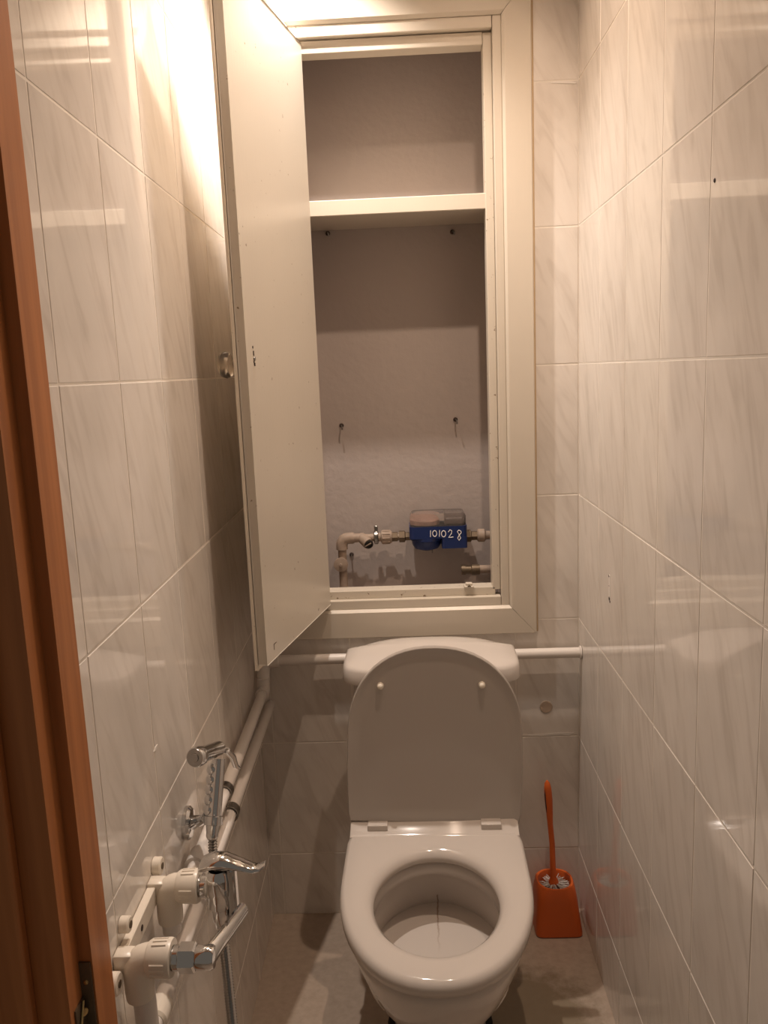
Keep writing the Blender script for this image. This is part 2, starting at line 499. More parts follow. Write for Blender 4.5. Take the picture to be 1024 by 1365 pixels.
# ------------------------------------------------------------------ ceiling lamp (out of frame, above the cupboard door)
for (x, y, z), dc, dw, cone, blend, tilt, lab in DOWNLIGHTS:
    lamp = thing('downlight', (x, y, HC), lab, 'lamp', 'ceiling downlights')
    bm = B(); lathe(bm, (x, y, HC), (0, 0, -1), [(0.035, 0), (0.035, 0.012), (0.010, 0.02)], 20); link('ceiling_rose', bm, M['lamp_white'], lamp, smooth=True)
    bm = B(); tube(bm, [(x, y, HC-0.01), (x, y, z+0.07)], 0.005, 8); link('rod', bm, M['lamp_white'], lamp)
    bm = B(); lathe(bm, (x, y, z+0.012), (0, 0, 1), [(0.022, 0.0), (0.026, 0.0), (0.026, 0.05), (0.012, 0.062)], 24); link('can', bm, M['lamp_white'], lamp, smooth=True)
    bm = B(); lathe(bm, (x, y, z+0.0105), (0, 0, 1), [(0.021, 0.0), (0.021, 0.002)], 24); link('lens', bm, bulb_material(dc, 20.0), lamp)
    ld = bpy.data.lights.new('downlight_beam', 'SPOT')
    ld.energy = dw; ld.color = dc; ld.shadow_soft_size = 0.014; ld.spot_size = math.radians(cone); ld.spot_blend = blend
    lo = bpy.data.objects.new('downlight_beam', ld); COL.objects.link(lo)
    lo.parent = lamp; lo.location = Vector((x, y, z))-ORG[lamp.name]; lo.rotation_euler = (math.radians(tilt), 0, 0)

# ------------------------------------------------------------------ wooden door frame (left foreground)
df = thing('door_frame', (0, YF-0.04, 0), 'orange varnished pine door frame at the left edge of the photo', 'door frame')
LJ = [(-0.355, YF), (-0.355, -1.147), (-0.369, -1.147), (-0.369, -1.180), (-0.415, -1.180), (-0.415, YF)]
bm = B(); prism(bm, LJ, 'z', 0, 2.06); link('jamb', bm, M['wood'], df)
bm = B(); prism(bm, [(-x+0.03, y) for x, y in LJ], 'z', 0, 2.06); link('jamb', bm, M['wood'], df)
bm = B(); box(bm, -0.355, 0.385, -1.18, YF, 2.02, 2.06); link('head', bm, M['wood'], df)
bm = B(); box(bm, -0.490, -0.402, -1.196, -1.180, 0, 2.12, 0.004, 2); link('casing', bm, M['wood'], df)
bm = B(); box(bm, 0.432, 0.520, -1.196, -1.180, 0, 2.12, 0.004, 2); link('casing', bm, M['wood'], df)
# strike plate on the rebate of the left jamb
bm = B(); box(bm, -0.3692, -0.3568, -1.1495, -1.147, 0.55, 0.775); box(bm, -0.3692, -0.3672, -1.171, -1.147, 0.55, 0.735)
sp = link('strike_plate', bm, M['old_brass'], df)
tag(sp, 'tarnished brass strike plate')
bm = B(); tube(bm, [(-0.366, -1.172, 0.55), (-0.366, -1.172, 0.69), (-0.366, -1.168, 0.705), (-0.3655, -1.155, 0.735)], 0.0013, 8); link('plate_edge', bm, M['brass'], sp)
bm = B(); lathe(bm, (-0.3655, -1.156, 0.722), (1, -0.6, 0), [(0.0045, 0), (0.004, 0.0015), (0.001, 0.002)], 14); link('screw', bm, M['brass'], sp, smooth=True)
bm = B(); lathe(bm, (-0.363, -1.1492, 0.752), (0, -1, 0), [(0.003, 0), (0.0025, 0.0012), (0.001, 0.0016)], 14); link('screw', bm, M['brass'], sp, smooth=True)

# ------------------------------------------------------------------ built-in cupboard: frame, shelf, open door
cab = thing('wall_cupboard', (0.0, 0.0, 0.75), 'ivory painted built-in wall cupboard with its door standing open above the toilet', 'cupboard')
OX, OZ0, OZ1 = 0.2925, 0.7465, 2.19         # outside of the trim
IX, IZ0, IZ1 = 0.2290, 0.8170, 2.118        # inside of the trim
def mitre(name, quad, y0, y1, m=None):
    # a trim board as a frustum with a bevelled inner edge
    b_ = B()
    (ax, az), (bx, bz), (cx, cz), (dx, dz) = quad     # outer a-b, inner c-d
    t = 0.09
    def mixp(p, q, k): return (p[0]*(1-k)+q[0]*k, p[1]*(1-k)+q[1]*k)
    a, b2, c, d = quad
    a1, b1 = mixp(a, d, 0.04), mixp(b2, c, 0.04)
    d1, c1 = mixp(d, a, t), mixp(c, b2, t)
    prof = [(a, b2, y0), (a, b2, y1+0.004), (a1, b1, y1), (d1, c1, y1), (d, c, y1+0.006), (d, c, y0)]
    L0 = [(p[0][0], p[2], p[0][1]) for p in prof]
    L1 = [(p[1][0], p[2], p[1][1]) for p in prof]
    loft(b_, [L0, L1])
    return link(name, b_, m or M['paint'], cab)
g = 0.0006
mitre('trim_board', [(-OX, OZ0), (-OX, OZ1), (-IX, IZ1-g), (-IX, IZ0+g)], 0.004, -0.020)
mitre('trim_board', [(OX, OZ1), (OX, OZ0), (IX, IZ0+g), (IX, IZ1-g)], 0.004, -0.020)
mitre('trim_board', [(OX-g, OZ0), (-OX+g, OZ0), (-IX+g, IZ0), (IX-g, IZ0)], 0.004, -0.020)
mitre('trim_board', [(-OX+g, OZ1), (OX-g, OZ1), (IX-g, IZ1), (-IX+g, IZ1)], 0.004, -0.020)
b_ = B(); box(b_, OX, OX+0.0055, -0.004, -0.0004, OZ0, OZ1, 0.0008); link('caulk_bead', b_, M['caulk'], cab)
# inner casing: two stepped strips on each side
def strip(name, x0, x1, z0, z1, y0, y1, m='paint'):
    b_ = B(); box(b_, x0, x1, y1, y0, z0, z1, 0.0018, 2); return link(name, b_, M[m], cab)
strip('jamb_strip', IX-0.019, IX, IZ0, IZ1, 0.03, -0.011)
strip('jamb_strip', -IX, -IX+0.019, IZ0, IZ1, 0.03, -0.011)
strip('jamb_strip', -IX+0.019, IX-0.020, IZ1-0.024, IZ1, 0.03, -0.011)
strip('jamb_strip', -IX+0.019, IX-0.020, IZ0, IZ0+0.022, 0.03, -0.011)
strip('stop_strip', 0.1905, IX-0.0195, 0.852, 2.090, 0.045, 0.004, 'paint_chip')
strip('stop_strip', -0.2095, -0.2065, 0.852, 2.090, 0.045, 0.004)
strip('stop_strip', -0.2065, 0.190, 2.066, 2.092, 0.045, 0.004)
strip('stop_strip', -0.2095, 0.1975, 0.839, 0.859, 0.045, 0.004, 'paint_chip')
b_ = B(); box(b_, -0.2335, 0.2155, 0.012, 0.199, 1.729, 1.763, 0.0015, 1); link('shelf', b_, M['paint'], cab)
# small latch catch screwed to the sill
b_ = B(); box(b_, 0.122, 0.146, -0.004, 0.016, 0.8592, 0.8640, 0.0008); box(b_, 0.126, 0.142, 0.000, 0.012, 0.8640, 0.8705, 0.001)
lc = link('latch_catch', b_, M['paint'], cab)
b_ = B(); tube(b_, [(0.131, -0.0045, 0.8635), (0.134, -0.0055, 0.866), (0.137, -0.0045, 0.8635)], 0.0016, 8); link('catch_hook', b_, M['old_brass'], lc)

# the door, hinged on the left, standing open towards the left wall
HX, HY = -0.2000, -0.0200
dv = Vector((-0.085, -0.41, 0)).normalized()
nv = Vector((dv.y, -dv.x, 0))                # towards the left wall (outer face)
DM = Matrix(((dv.x, nv.x, 0, HX), (dv.y, nv.y, 0, HY), (0, 0, 1, 0), (0, 0, 0, 1)))   # local: u along door, v thickness
DW = 0.414
bm = B(); box(bm, 0, DW, 0, 0.0175, 0.834, 2.078, 0.0012, 1, DM)
door = link('cupboard_door', bm, M['paint_door'], cab, origin=(HX, HY, 0.834))
bm = B(); box(bm, -0.003, DW+0.001, 0.0195, 0.0255, 0.823, 2.086, 0.001, 1, DM); link('door_facing', bm, M['facing'], door)
# dark sheet painted as the shade between the two layers, short of the edges
bm = B(); box(bm, 0.004, DW-0.004, 0.0172, 0.0198, 0.84, 2.07, 0, 1, DM); link('gap_shade', bm, M['hole'], door)
for hz in (1.02, 1.90):
    bm = B(); lathe(bm, DM @ Vector((-0.002, 0.029, hz)), (0, 0, 1), [(0.0045, 0), (0.0045, 0.06)], 12); link('hinge', bm, M['paint'], door)
kp = DM @ Vector((0.392, 0.0255, 1.403))
bm = B(); lathe(bm, kp, nv, [(0.010, 0.0), (0.010, 0.008), (0.015, 0.011), (0.0225, 0.018), (0.0245, 0.025), (0.0225, 0.032), (0.014, 0.036), (0.004, 0.037)], 24)
kn = link('knob', bm, M['glass'], door, smooth=True); tag(kn, 'clear faceted plastic knob')
bm = B()                                     # bare chipped marks by the knob bolt, a dark screw and a scratch at the bottom corner
for u, z, w, h in ((0.384, 1.433, 0.0012, 0.0016), (0.382, 1.422, 0.0014, 0.0040), (0.380, 1.402, 0.0022, 0.0022), (0.383, 1.4065, 0.001, 0.0015)):
    box(bm, u-w, u+w, -0.0007, 0.0004, z-h, z+h, 0.0006, 1, DM)
link('paint_chips', bm, M['hole'], door)
bm = B(); lathe(bm, DM @ Vector((0.380, 0.0, 1.412)), -nv, [(0.004, 0), (0.0035, 0.002), (0.001, 0.003)], 12); link('knob_bolt', bm, M['steel'], door, smooth=True)
bm = B(); box(bm, 0.362, 0.376, -0.0006, 0.0004, 0.8625, 0.8640, 0, 1, DM); box(bm, 0.3745, 0.376, -0.0006, 0.0004, 0.852, 0.864, 0, 1, DM)
link('corner_scratch', bm, M['old_brass'], door)

# hooks and screws left in the niche plaster
def hook(x, z, label, n=0.2):
    t = thing('wall_hook', (x, ND, z), label, 'hook', 'screws and hooks left in the niche plaster')
    b1 = B(); lathe(b1, (x, ND+0.001, z), (0, -1, 0), [(0.006, 0), (0.0055, 0.004), (0.002, 0.005)], 12); link('plug', b1, M['hole'], t, smooth=True)
    b2 = B(); tube(b2, [(x, ND-0.003, z), (x+0.001, ND-0.016, z), (x+0.003, ND-0.022, z-0.004), (x+0.003, ND-0.020, z-0.010)], 0.0018, 8); link('hook_wire', b2, M['steel'], t, smooth=True)
hook(-0.187+0.006, 1.722, 'small dark hook under the shelf at its left end')
hook(0.127, 1.712, 'small dark hook under the shelf at its right end')
hook(-0.170, 1.247, 'small screw in bare plaster beside the open cupboard door')
hook(0.123, 1.251, 'small screw in bare plaster above the blue water meter')
hook(-0.160, 0.906, 'small dark screw in plaster below the pipe elbow')
hook(0.050, 0.918, 'small dark bolt in plaster just below the blue water meter')

# ------------------------------------------------------------------ cold pipe with strainer inside the niche
PY, PZ = 0.105, 0.970
def XF(v): return Vector((v.x*1.028, v.y+0.053, 1.38+(v.z-1.38)*1.028))     # the run hugs the back of the niche
cp = thing('meter_pipe', (-0.178, PY, 0.80), 'grubby white plastic pipe with strainer running to the blue water meter', 'pipe')
def seg_tube(name, pts, r, m, parent, s=16, sm=True):
    b_ = B(); tube(b_, pts, r, s); return link(name, b_, M[m], parent, smooth=sm)
seg_tube('riser', [(-0.176, PY, 0.815), (-0.176, PY, PZ-0.02)], 0.0105, 'pipe_old', cp)
b_ = B(); pts = [(-0.176, PY, PZ-0.028)]+arc_pts((-0.176, PY, PZ-0.03), (-0.176, PY, PZ), (-0.14, PY, PZ), 0.018)+[(-0.146, PY, PZ)]
tube(b_, pts, 0.0145, 16); link('elbow', b_, M['pipe_old'], cp, smooth=True)
seg_tube('pipe', [(-0.148, PY, PZ), (0.0, PY, PZ)], 0.0095, 'pipe_old', cp)
b_ = B(); lathe(b_, (-0.150, PY, PZ), (1, 0, 0), [(0.013, 0), (0.013, 0.006), (0.0115, 0.006), (0.0115, 0.022), (0.013, 0.022), (0.013, 0.03)], 18)
tube(b_, [(-0.125, PY, PZ), (-0.108, PY-0.02, PZ-0.012)], [0.013, 0.014], 16); st = link('strainer', b_, M['pipe_old'], cp, smooth=True)
b_ = B(); lathe(b_, (-0.108, PY-0.02, PZ-0.012), (0.25, -0.9, -0.35), [(0.0115, 0), (0.0115, 0.005), (0.008, 0.006), (0.007, 0.003)], 18); cap = link('strainer_cap', b_, M['black'], st, smooth=True)
b_ = B(); tube(b_, [(-0.116, PY-0.026, PZ-0.017), (-0.101, PY-0.026, PZ-0.009)], 0.0018, 8); link('cap_slot', b_, M['pipe_old'], cap)
b_ = B(); lathe(b_, (-0.094, PY, PZ), (1, 0, 0), [(0.0155, 0), (0.0175, 0.002), (0.0175, 0.009), (0.0155, 0.011)], 20)
box(b_, -0.093, -0.084, PY-0.005, PY+0.005, PZ+0.015, PZ+0.030, 0.002); link('pipe_clamp', b_, M['steel'], cp, smooth=True)
b_ = B(); lathe(b_, (-0.083, PY, PZ), (1, 0, 0), [(0.011, 0), (0.011, 0.006), (0.0165, 0.008), (0.0165, 0.030), (0.014, 0.034)], 20)
for k in range(10):
    a = 2*math.pi*k/10
    c = Vector((0, math.cos(a), math.sin(a)))*0.0165
    tube(b_, [(-0.073, PY+c.y, PZ+c.z), (-0.054, PY+c.y, PZ+c.z)], 0.0018, 6)
link('union_nut', b_, M['pipe_old'], cp, smooth=True)
b_ = B(); lathe(b_, (-0.049, PY, PZ), (1, 0, 0), [(0.0125, 0), (0.0125, 0.014), (0.010, 0.015), (0.010, 0.018), (0.0155, 0.018), (0.0155, 0.032), (0.011, 0.034), (0.011, 0.046)], 6); link('brass_nut', b_, M['old_brass'], cp)
b_ = B(); lathe(b_, (0.132, PY, PZ-0.004), (1, 0, 0), [(0.012, 0), (0.0165, 0.003), (0.0165, 0.016), (0.012, 0.018), (0.012, 0.034)], 6); link('brass_nut', b_, M['old_brass'], cp)
b_ = B(); lathe(b_, (0.164, PY, PZ-0.004), (1, 0, 0), [(0.013, 0), (0.0165, 0.003), (0.0165, 0.018), (0.011, 0.022), (0.0105, 0.046)], 18); link('union_nut', b_, M['pipe_old'], cp, smooth=True)
b_ = B(); lathe(b_, (-0.180, PY-0.010, 0.905), (0, -1, 0), [(0.018, 0), (0.018, 0.004), (0.004, 0.006), (0.0035, 0.009)], 18); link('riser_bracket', b_, M['pipe_old'], cp, smooth=True)
_xf, XF = XF, None
# short pipe low down on the right of the niche
bp2 = thing('branch_pipe', (0.16, 0.10, 0.851), 'short grubby pipe elbow behind the sill at the right of the niche', 'pipe')
seg_tube('pipe', [(0.205, 0.125, 0.872), (0.168, 0.12, 0.874)], 0.011, 'pipe_old', bp2)
b_ = B(); lathe(b_, (0.170, 0.12, 0.874), (-1, 0, 0), [(0.0135, 0), (0.0135, 0.02), (0.011, 0.022), (0.011, 0.036), (0.013, 0.036), (0.013, 0.046)], 16); link('pipe_fitting', b_, M['old_brass'], bp2, smooth=True)

# ------------------------------------------------------------------ water meter
XF = _xf
wm = thing('water_meter', (0.06, 0.085, 0.93), 'blue water meter with clear cap and handwritten white 101028', 'water meter')
def rrect(x0, x1, y0, y1, r, z, n=5):
    out = []
    for cx, cy, a0 in ((x1-r, y1-r, 0), (x0+r, y1-r, 90), (x0+r, y0+r, 180), (x1-r, y0+r, 270)):
        for k in range(n+1):
            a = math.radians(a0+90*k/n)
            out.append((cx+r*math.cos(a), cy+r*math.sin(a), z))
    return out
b_ = B(); lathe(b_, (0.037, 0.092, 0.9425), (0, 0, 1), [(0.012, -0.006), (0.030, 0.0), (0.036, 0.010), (0.037, 0.020), (0.041, 0.022), (0.041, 0.030)], 28); link('lower_body', b_, M['blue'], wm, smooth=True)
b_ = B(); loft(b_, [rrect(-0.005, 0.136, 0.052, 0.132, 0.010, 0.972), rrect(-0.005, 0.136, 0.052, 0.132, 0.010, 1.0015)])
loft(b_, [rrect(0.074, 0.136, 0.0515, 0.128, 0.006, 0.9465), rrect(0.074, 0.136, 0.0515, 0.128, 0.006, 0.974)])
hs = link('housing', b_, M['blue'], wm)
bmx = B(); loft(bmx, [rrect(-0.003, 0.1345, 0.0535, 0.1305, 0.016, 1.0015), rrect(-0.003, 0.1345, 0.0535, 0.1305, 0.016, 1.024), rrect(0.002, 0.129, 0.059, 0.125, 0.016, 1.033)])
cc = link('clear_cap', bmx, M['clear'], wm, smooth=True, angle=50); tag(cc, 'dusty clear plastic cap')
b_ = B(); lathe(b_, (0.037, 0.092, 1.003), (0, 0, 1), [(0.033, 0), (0.033, 0.010), (0.030, 0.014)], 24); link('dial', b_, M['dial'], wm, smooth=True)
b_ = B(); box(b_, 0.082, 0.127, 0.062, 0.120, 1.003, 1.021, 0.003); link('register_module', b_, M['dark_dial'], wm)
# handwriting on the housing front
zc = 0.985
def stroke(b_, pts, r=0.0010):
    tube(b_, [(0.088+(p[0]-0.088)*1.06, 0.0510, zc+(p[1]-zc)*1.35) for p in pts], r, 6)
b_ = B()
def oval(cx, cz, rx, rz, n=12): return [(cx+rx*math.cos(2*math.pi*k/n), cz+rz*math.sin(2*math.pi*k/n)) for k in range(n+1)]
stroke(b_, [(0.0485, zc-0.006), (0.0490, zc), (0.0492, zc+0.006)])
stroke(b_, oval(0.0585, zc, 0.0048, 0.0055))
stroke(b_, [(0.0690, zc-0.006), (0.0696, zc), (0.0700, zc+0.006)])
stroke(b_, oval(0.0790, zc-0.001, 0.0050, 0.0058))
stroke(b_, [(0.0900, zc+0.002), (0.0935, zc+0.006), (0.0980, zc+0.004), (0.0970, zc-0.001), (0.0905, zc-0.008), (0.0950, zc-0.008), (0.1010, zc-0.0075)])
stroke(b_, [(0.1190, zc+0.0025), (0.1140, zc+0.005), (0.1105, zc+0.002), (0.1150, zc-0.004), (0.1180, zc-0.010), (0.1140, zc-0.0140), (0.1110, zc-0.010), (0.1150, zc-0.004), (0.1195, zc-0.0005), (0.1190, zc+0.0025)])
link('handwriting', b_, M['white_ink'], hs)

XF = None

# ------------------------------------------------------------------ toilet
TC = Vector((0.0315, -0.20, 0.0))
toilet = thing('toilet', (TC.x, 0.0, 0.0), 'white ceramic close-coupled toilet with raised seat lid against the back wall', 'toilet')
toilet.rotation_euler = (0, 0, 0)
NSEG = 56
def by_angle(cy, fn, z, sc=1.0):
    return [fn(2*math.pi*k/NSEG, cy, z, sc) for k in range(NSEG)]
def dshape(a, cy, hw, yf, yb, cr=0.03):
    """D outline hit by a ray at angle a from (0,cy): straight back at yb, half width hw, elliptic front to yf; returns x,y"""
    ymid = -0.485
    c, s = math.cos(a), math.sin(a)
    # march
    lo, hi = 0.0, 0.6
    def inside(x, y):
        if y > yb: return False
        if y >= ymid:
            if abs(x) > hw: return False
            # rounded back corners
            if y > yb-cr and abs(x) > hw-cr:
                return (abs(x)-(hw-cr))**2+(y-(yb-cr))**2 <= cr*cr
            return True
        ry = ymid-yf
        return (abs(x)/hw)**2.15+((ymid-y)/ry)**2.15 <= 1
    for _ in range(30):
        m_ = (lo+hi)/2
        if inside(c*m_, cy+s*m_): lo = m_
        else: hi = m_
    return (c*lo, cy+s*lo)
def egg(a, cy, hw, rf, rb):
    c, s = math.cos(a), math.sin(a)
    r = rf if s < 0 else rb
    k = 1/math.sqrt((c/hw)**2+(s/r)**2)
    return (c*k, cy+s*k)
def loopD(z, hw, yf, yb, cy=-0.545, cr=0.03):
    return [(TC.x+p[0], p[1], z) for p in (dshape(2*math.pi*k/NSEG, cy, hw, yf, yb, cr) for k in range(NSEG))]
def loopE(z, hw, rf, rb, cy=-0.545, dx=0.0):
    return [(TC.x+dx+p[0], p[1], z) for p in (egg(2*math.pi*k/NSEG, cy, hw, rf, rb) for k in range(NSEG))]
# bowl: outside from floor to rim, over the rim, down the inside to the shelf
loops = [
    loopE(0.0, 0.094, 0.20, 0.27, -0.40), loopE(0.012, 0.096, 0.20, 0.27, -0.40), loopE(0.03, 0.088, 0.19, 0.26, -0.40),
    loopE(0.10, 0.084, 0.185, 0.25, -0.40), loopE(0.17, 0.092, 0.205, 0.25, -0.415), loopE(0.23, 0.116, 0.225, 0.26, -0.45),
    loopE(0.29, 0.143, 0.245, 0.26, -0.485), loopE(0.34, 0.162, 0.250, 0.26, -0.50),
    loopD(0.372, 0.171, -0.755, -0.20), loopD(0.386, 0.174, -0.758, -0.20), loopD(0.394, 0.170, -0.754, -0.204),
    loopE(0.394, 0.126, 0.155, 0.155), loopE(0.388, 0.120, 0.148, 0.148), loopE(0.368, 0.118, 0.146, 0.150),
    loopE(0.360, 0.126, 0.156, 0.166), loopE(0.345, 0.140, 0.168, 0.180), loopE(0.310, 0.137, 0.162, 0.186),
    loopE(0.284, 0.134, 0.156, 0.186), loopE(0.2775, 0.134, 0.156, 0.187), loopE(0.2765, 0.128, 0.150, 0.180), loopE(0.274, 0.09, 0.10, 0.12), loopE(0.270, 0.05, 0.06, 0.05), loopE(0.266, 0.004, 0.004, 0.004),
]
bm = B(); loft(bm, loops); bowl = link('bowl', bm, M['ceramic'], toilet, smooth=True, angle=60)
# foot bolts
for sx in (-1, 1):
    bm = B(); lathe(bm, (TC.x+sx*0.100, -0.368, 0.0), (sx*0.2, 0, 1), [(0.012, 0), (0.012, 0.004), (0.008, 0.012), (0.006, 0.020), (0.002, 0.022)], 14); link('foot_bolt', bm, M['black'], toilet, smooth=True)
# tank and its lid: rounded block, bellied front, slightly domed lid
def tank_loop(z, hw, yb, yf, bul=0.02, e=4.5, dx=0.002):
    out = []
    cy = (yb+yf)/2; hy = abs(yf-yb)/2
    for k in range(NSEG):
        a = 2*math.pi*k/NSEG
        c, s = math.cos(a), math.sin(a)
        ee = e
        x = hw*math.copysign(abs(c)**(2/ee), c); y = hy*math.copysign(abs(s)**(2/ee), s)
        kk = min(1.0, (hw/0.18)**2)
        if s < 0: y -= bul*kk*(1-(x/hw)**2)
        else: y -= 0.052*kk*abs(x/hw)**2.6*min(1.0, s*1.6)
        out.append((TC.x+dx+x, cy+y, z))
    return out
bm = B(); loft(bm, [tank_loop(0.385, 0.150, -0.085, -0.235), tank_loop(0.40, 0.158, -0.080, -0.240), tank_loop(0.55, 0.166, -0.078, -0.242), tank_loop(0.735, 0.171, -0.078, -0.244)])
link('tank', bm, M['ceramic'], toilet, smooth=True, angle=50)
bm = B(); loft(bm, [tank_loop(0.722, 0.186, -0.066, -0.258, e=7, dx=0.004), tank_loop(0.7235, 0.1925, -0.063, -0.262, e=7, dx=0.004), tank_loop(0.726, 0.1935, -0.063, -0.262, e=7, dx=0.004), tank_loop(0.750, 0.1915, -0.064, -0.260, e=6.5, dx=0.004), tank_loop(0.756, 0.189, -0.066, -0.257, e=6, dx=0.004), tank_loop(0.759, 0.184, -0.069, -0.253, e=5.5, dx=0.004),
                    tank_loop(0.766, 0.160, -0.078, -0.243, e=4, dx=0.004), tank_loop(0.771, 0.115, -0.095, -0.220, e=3, dx=0.004), tank_loop(0.773, 0.04, -0.13, -0.18, e=2.5, dx=0.004)])
link('tank_lid', bm, M['ceramic'], toilet, smooth=True, angle=60)
# seat ring
sl = [loopD(0.397, 0.176, -0.762, -0.315), loopD(0.400, 0.181, -0.768, -0.311), loopD(0.412, 0.182, -0.769, -0.310), loopD(0.4205, 0.179, -0.765, -0.313), loopD(0.425, 0.172, -0.756, -0.320),
      loopE(0.4245, 0.138, 0.172, 0.168), loopE(0.420, 0.125, 0.157, 0.153), loopE(0.411, 0.1165, 0.147, 0.143), loopE(0.402, 0.1155, 0.146, 0.142), loopE(0.397, 0.118, 0.149, 0.145)]
bm = B(); loft(bm, sl, False, False)
# close the underside
bm.verts.ensure_lookup_table()
n0 = len(bm.verts)-NSEG
for k in range(NSEG):
    bm.faces.new((bm.verts[k], bm.verts[n0+k], bm.verts[n0+(k+1) % NSEG], bm.verts[(k+1) % NSEG]))
seat = link('seat', bm, M['seat'], toilet, smooth=True, angle=60)
# seat lid, raised and leaning back on the tank
LB = Vector((TC.x, -0.312, 0.424)); LT = Vector((TC.x+0.014, -0.296, 0.818))
lu = (LT-LB).normalized(); lx = Vector((1, 0, 0)); lx = (lx-lu*lx.dot(lu)).normalized(); ln = lx.cross(lu)   # ln points to the camera? fixed below
if ln.y > 0: ln = -ln
LEN = (LT-LB).length
def lid_outline(inset, off):
    pts = []
    hw = 0.182-inset
    n = 30
    side = 0.205
    # up the right side, over the top, down the left side
    pts.append((hw-0.004, 0.012+inset)); pts.append((hw, 0.03+inset))
    s0 = 0.04+inset
    for k in range(6): pts.append((hw+0.002*math.sin(math.pi*k/5), s0+(side-s0)*k/5))
    for k in range(1, n):
        a = math.pi*k/n
        c, s = math.cos(a), math.sin(a)
        pts.append((hw*math.copysign(abs(c)**(2/2.2), c), side+(LEN-inset-side)*abs(s)**(2/2.2)))
    for k in range(6): pts.append((-hw-0.002*math.sin(math.pi*k/5), side-(side-s0)*k/5))
    pts.append((-hw, 0.03+inset)); pts.append((-hw+0.004, 0.012+inset))
    return [LB+lx*p[0]+lu*p[1]+ln*off for p in pts]
bm = B(); loft(bm, [lid_outline(0.006, -0.010), lid_outline(0.0, -0.005), lid_outline(0.0, 0.006), lid_outline(0.002, 0.0075), lid_outline(0.005, 0.0068), lid_outline(0.010, 0.003), lid_outline(0.03, 0.0015)])
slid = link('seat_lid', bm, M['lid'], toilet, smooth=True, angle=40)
for sx in (-1, 1):
    p = LB+lx*(sx*0.112+(-0.015 if sx > 0 else -0.001))+lu*(0.314 if sx > 0 else 0.309)+ln*0.001
    bm = B(); lathe(bm, p, ln, [(0.0072, 0), (0.0072, 0.004), (0.0062, 0.008), (0.0035, 0.0105), (0.0008, 0.0112)], 18); link('bumper', bm, M['bumper'], slid, smooth=True)
# hinge block between seat and lid
bm = B()
prof = [(-0.300, 0.397), (-0.350, 0.423), (-0.345, 0.4265), (-0.332, 0.4300), (-0.322, 0.4375), (-0.312, 0.4400), (-0.303, 0.4375), (-0.298, 0.428)]
loft(bm, [[(TC.x-0.176, y, z) for y, z in prof], [(TC.x-0.172, y, z+0.001) for y, z in prof], [(TC.x+0.172, y, z+0.001) for y, z in prof], [(TC.x+0.176, y, z) for y, z in prof]])
hb = link('hinge_bar', bm, M['seat'], seat, smooth=True, angle=45)
for sx in (-0.1185, 0.1195):
    bm = B(); box(bm, TC.x+sx-0.021, TC.x+sx+0.021, -0.3375, -0.304, 0.423, 0.4420, 0.0015, 2); link('hinge', bm, M['seat'], toilet)
toilet.rotation_euler = (0, 0, math.radians(-1.0))

# ------------------------------------------------------------------ toilet brush
bx0, bx1, by0, by1 = 0.270, 0.386, -0.113, -0.004
bcx, bcy = (bx0+bx1)/2, (by0+by1)/2
brush_h = thing('brush_holder', (bcx, bcy, 0), 'orange plastic toilet brush holder on the floor by the right wall', 'brush holder')
def sq(hx, hy, z, r, e):
    out = []
    for k in range(40):
        a = 2*math.pi*k/40; c, s = math.cos(a), math.sin(a)
        out.append((bcx-0.004*(z/0.13)+hx*math.copysign(abs(c)**(2/e), c), bcy+hy*math.copysign(abs(s)**(2/e), s), z))
    return out
bm = B(); loft(bm, [sq(0.052, 0.048, 0.0, 0, 8), sq(0.0575, 0.054, 0.003, 0, 8), sq(0.0575, 0.054, 0.010, 0, 8), sq(0.0555, 0.052, 0.03, 0, 7), sq(0.050, 0.048, 0.09, 0, 5), sq(0.0465, 0.0455, 0.118, 0, 3.2), sq(0.0440, 0.0435, 0.124, 0, 2.5),
                    sq(0.0405, 0.0405, 0.124, 0, 2.1), sq(0.0390, 0.0390, 0.118, 0, 2), sq(0.0390, 0.039, 0.045, 0, 2)], True, True)
link('cup', bm, M['orange'], brush_h, smooth=True, angle=45)
brush = thing('toilet_brush', (bcx-0.004, bcy, 0.05), 'orange handled toilet brush with pale bristles standing in its holder', 'toilet brush')
hx, hy = bcx-0.006, bcy
b_ = B(); tube(b_, [(hx, hy, 0.108), (hx, hy, 0.118), (hx, hy, 0.123), (hx-0.001, hy, 0.13), (hx-0.003, hy+0.001, 0.22), (hx-0.0070, hy+0.003, 0.27), (hx-0.0085, hy+0.003, 0.30), (hx-0.0105, hy+0.004, 0.335), (hx-0.0125, hy+0.004, 0.365), (hx-0.0135, hy+0.004, 0.378), (hx-0.014, hy+0.004, 0.385)],
             [0.012, 0.0125, 0.010, 0.0075, 0.0068, 0.0068, 0.0082, 0.0098, 0.0090, 0.0065, 0.002], 16); hd = link('handle', b_, M['orange'], brush, smooth=True)
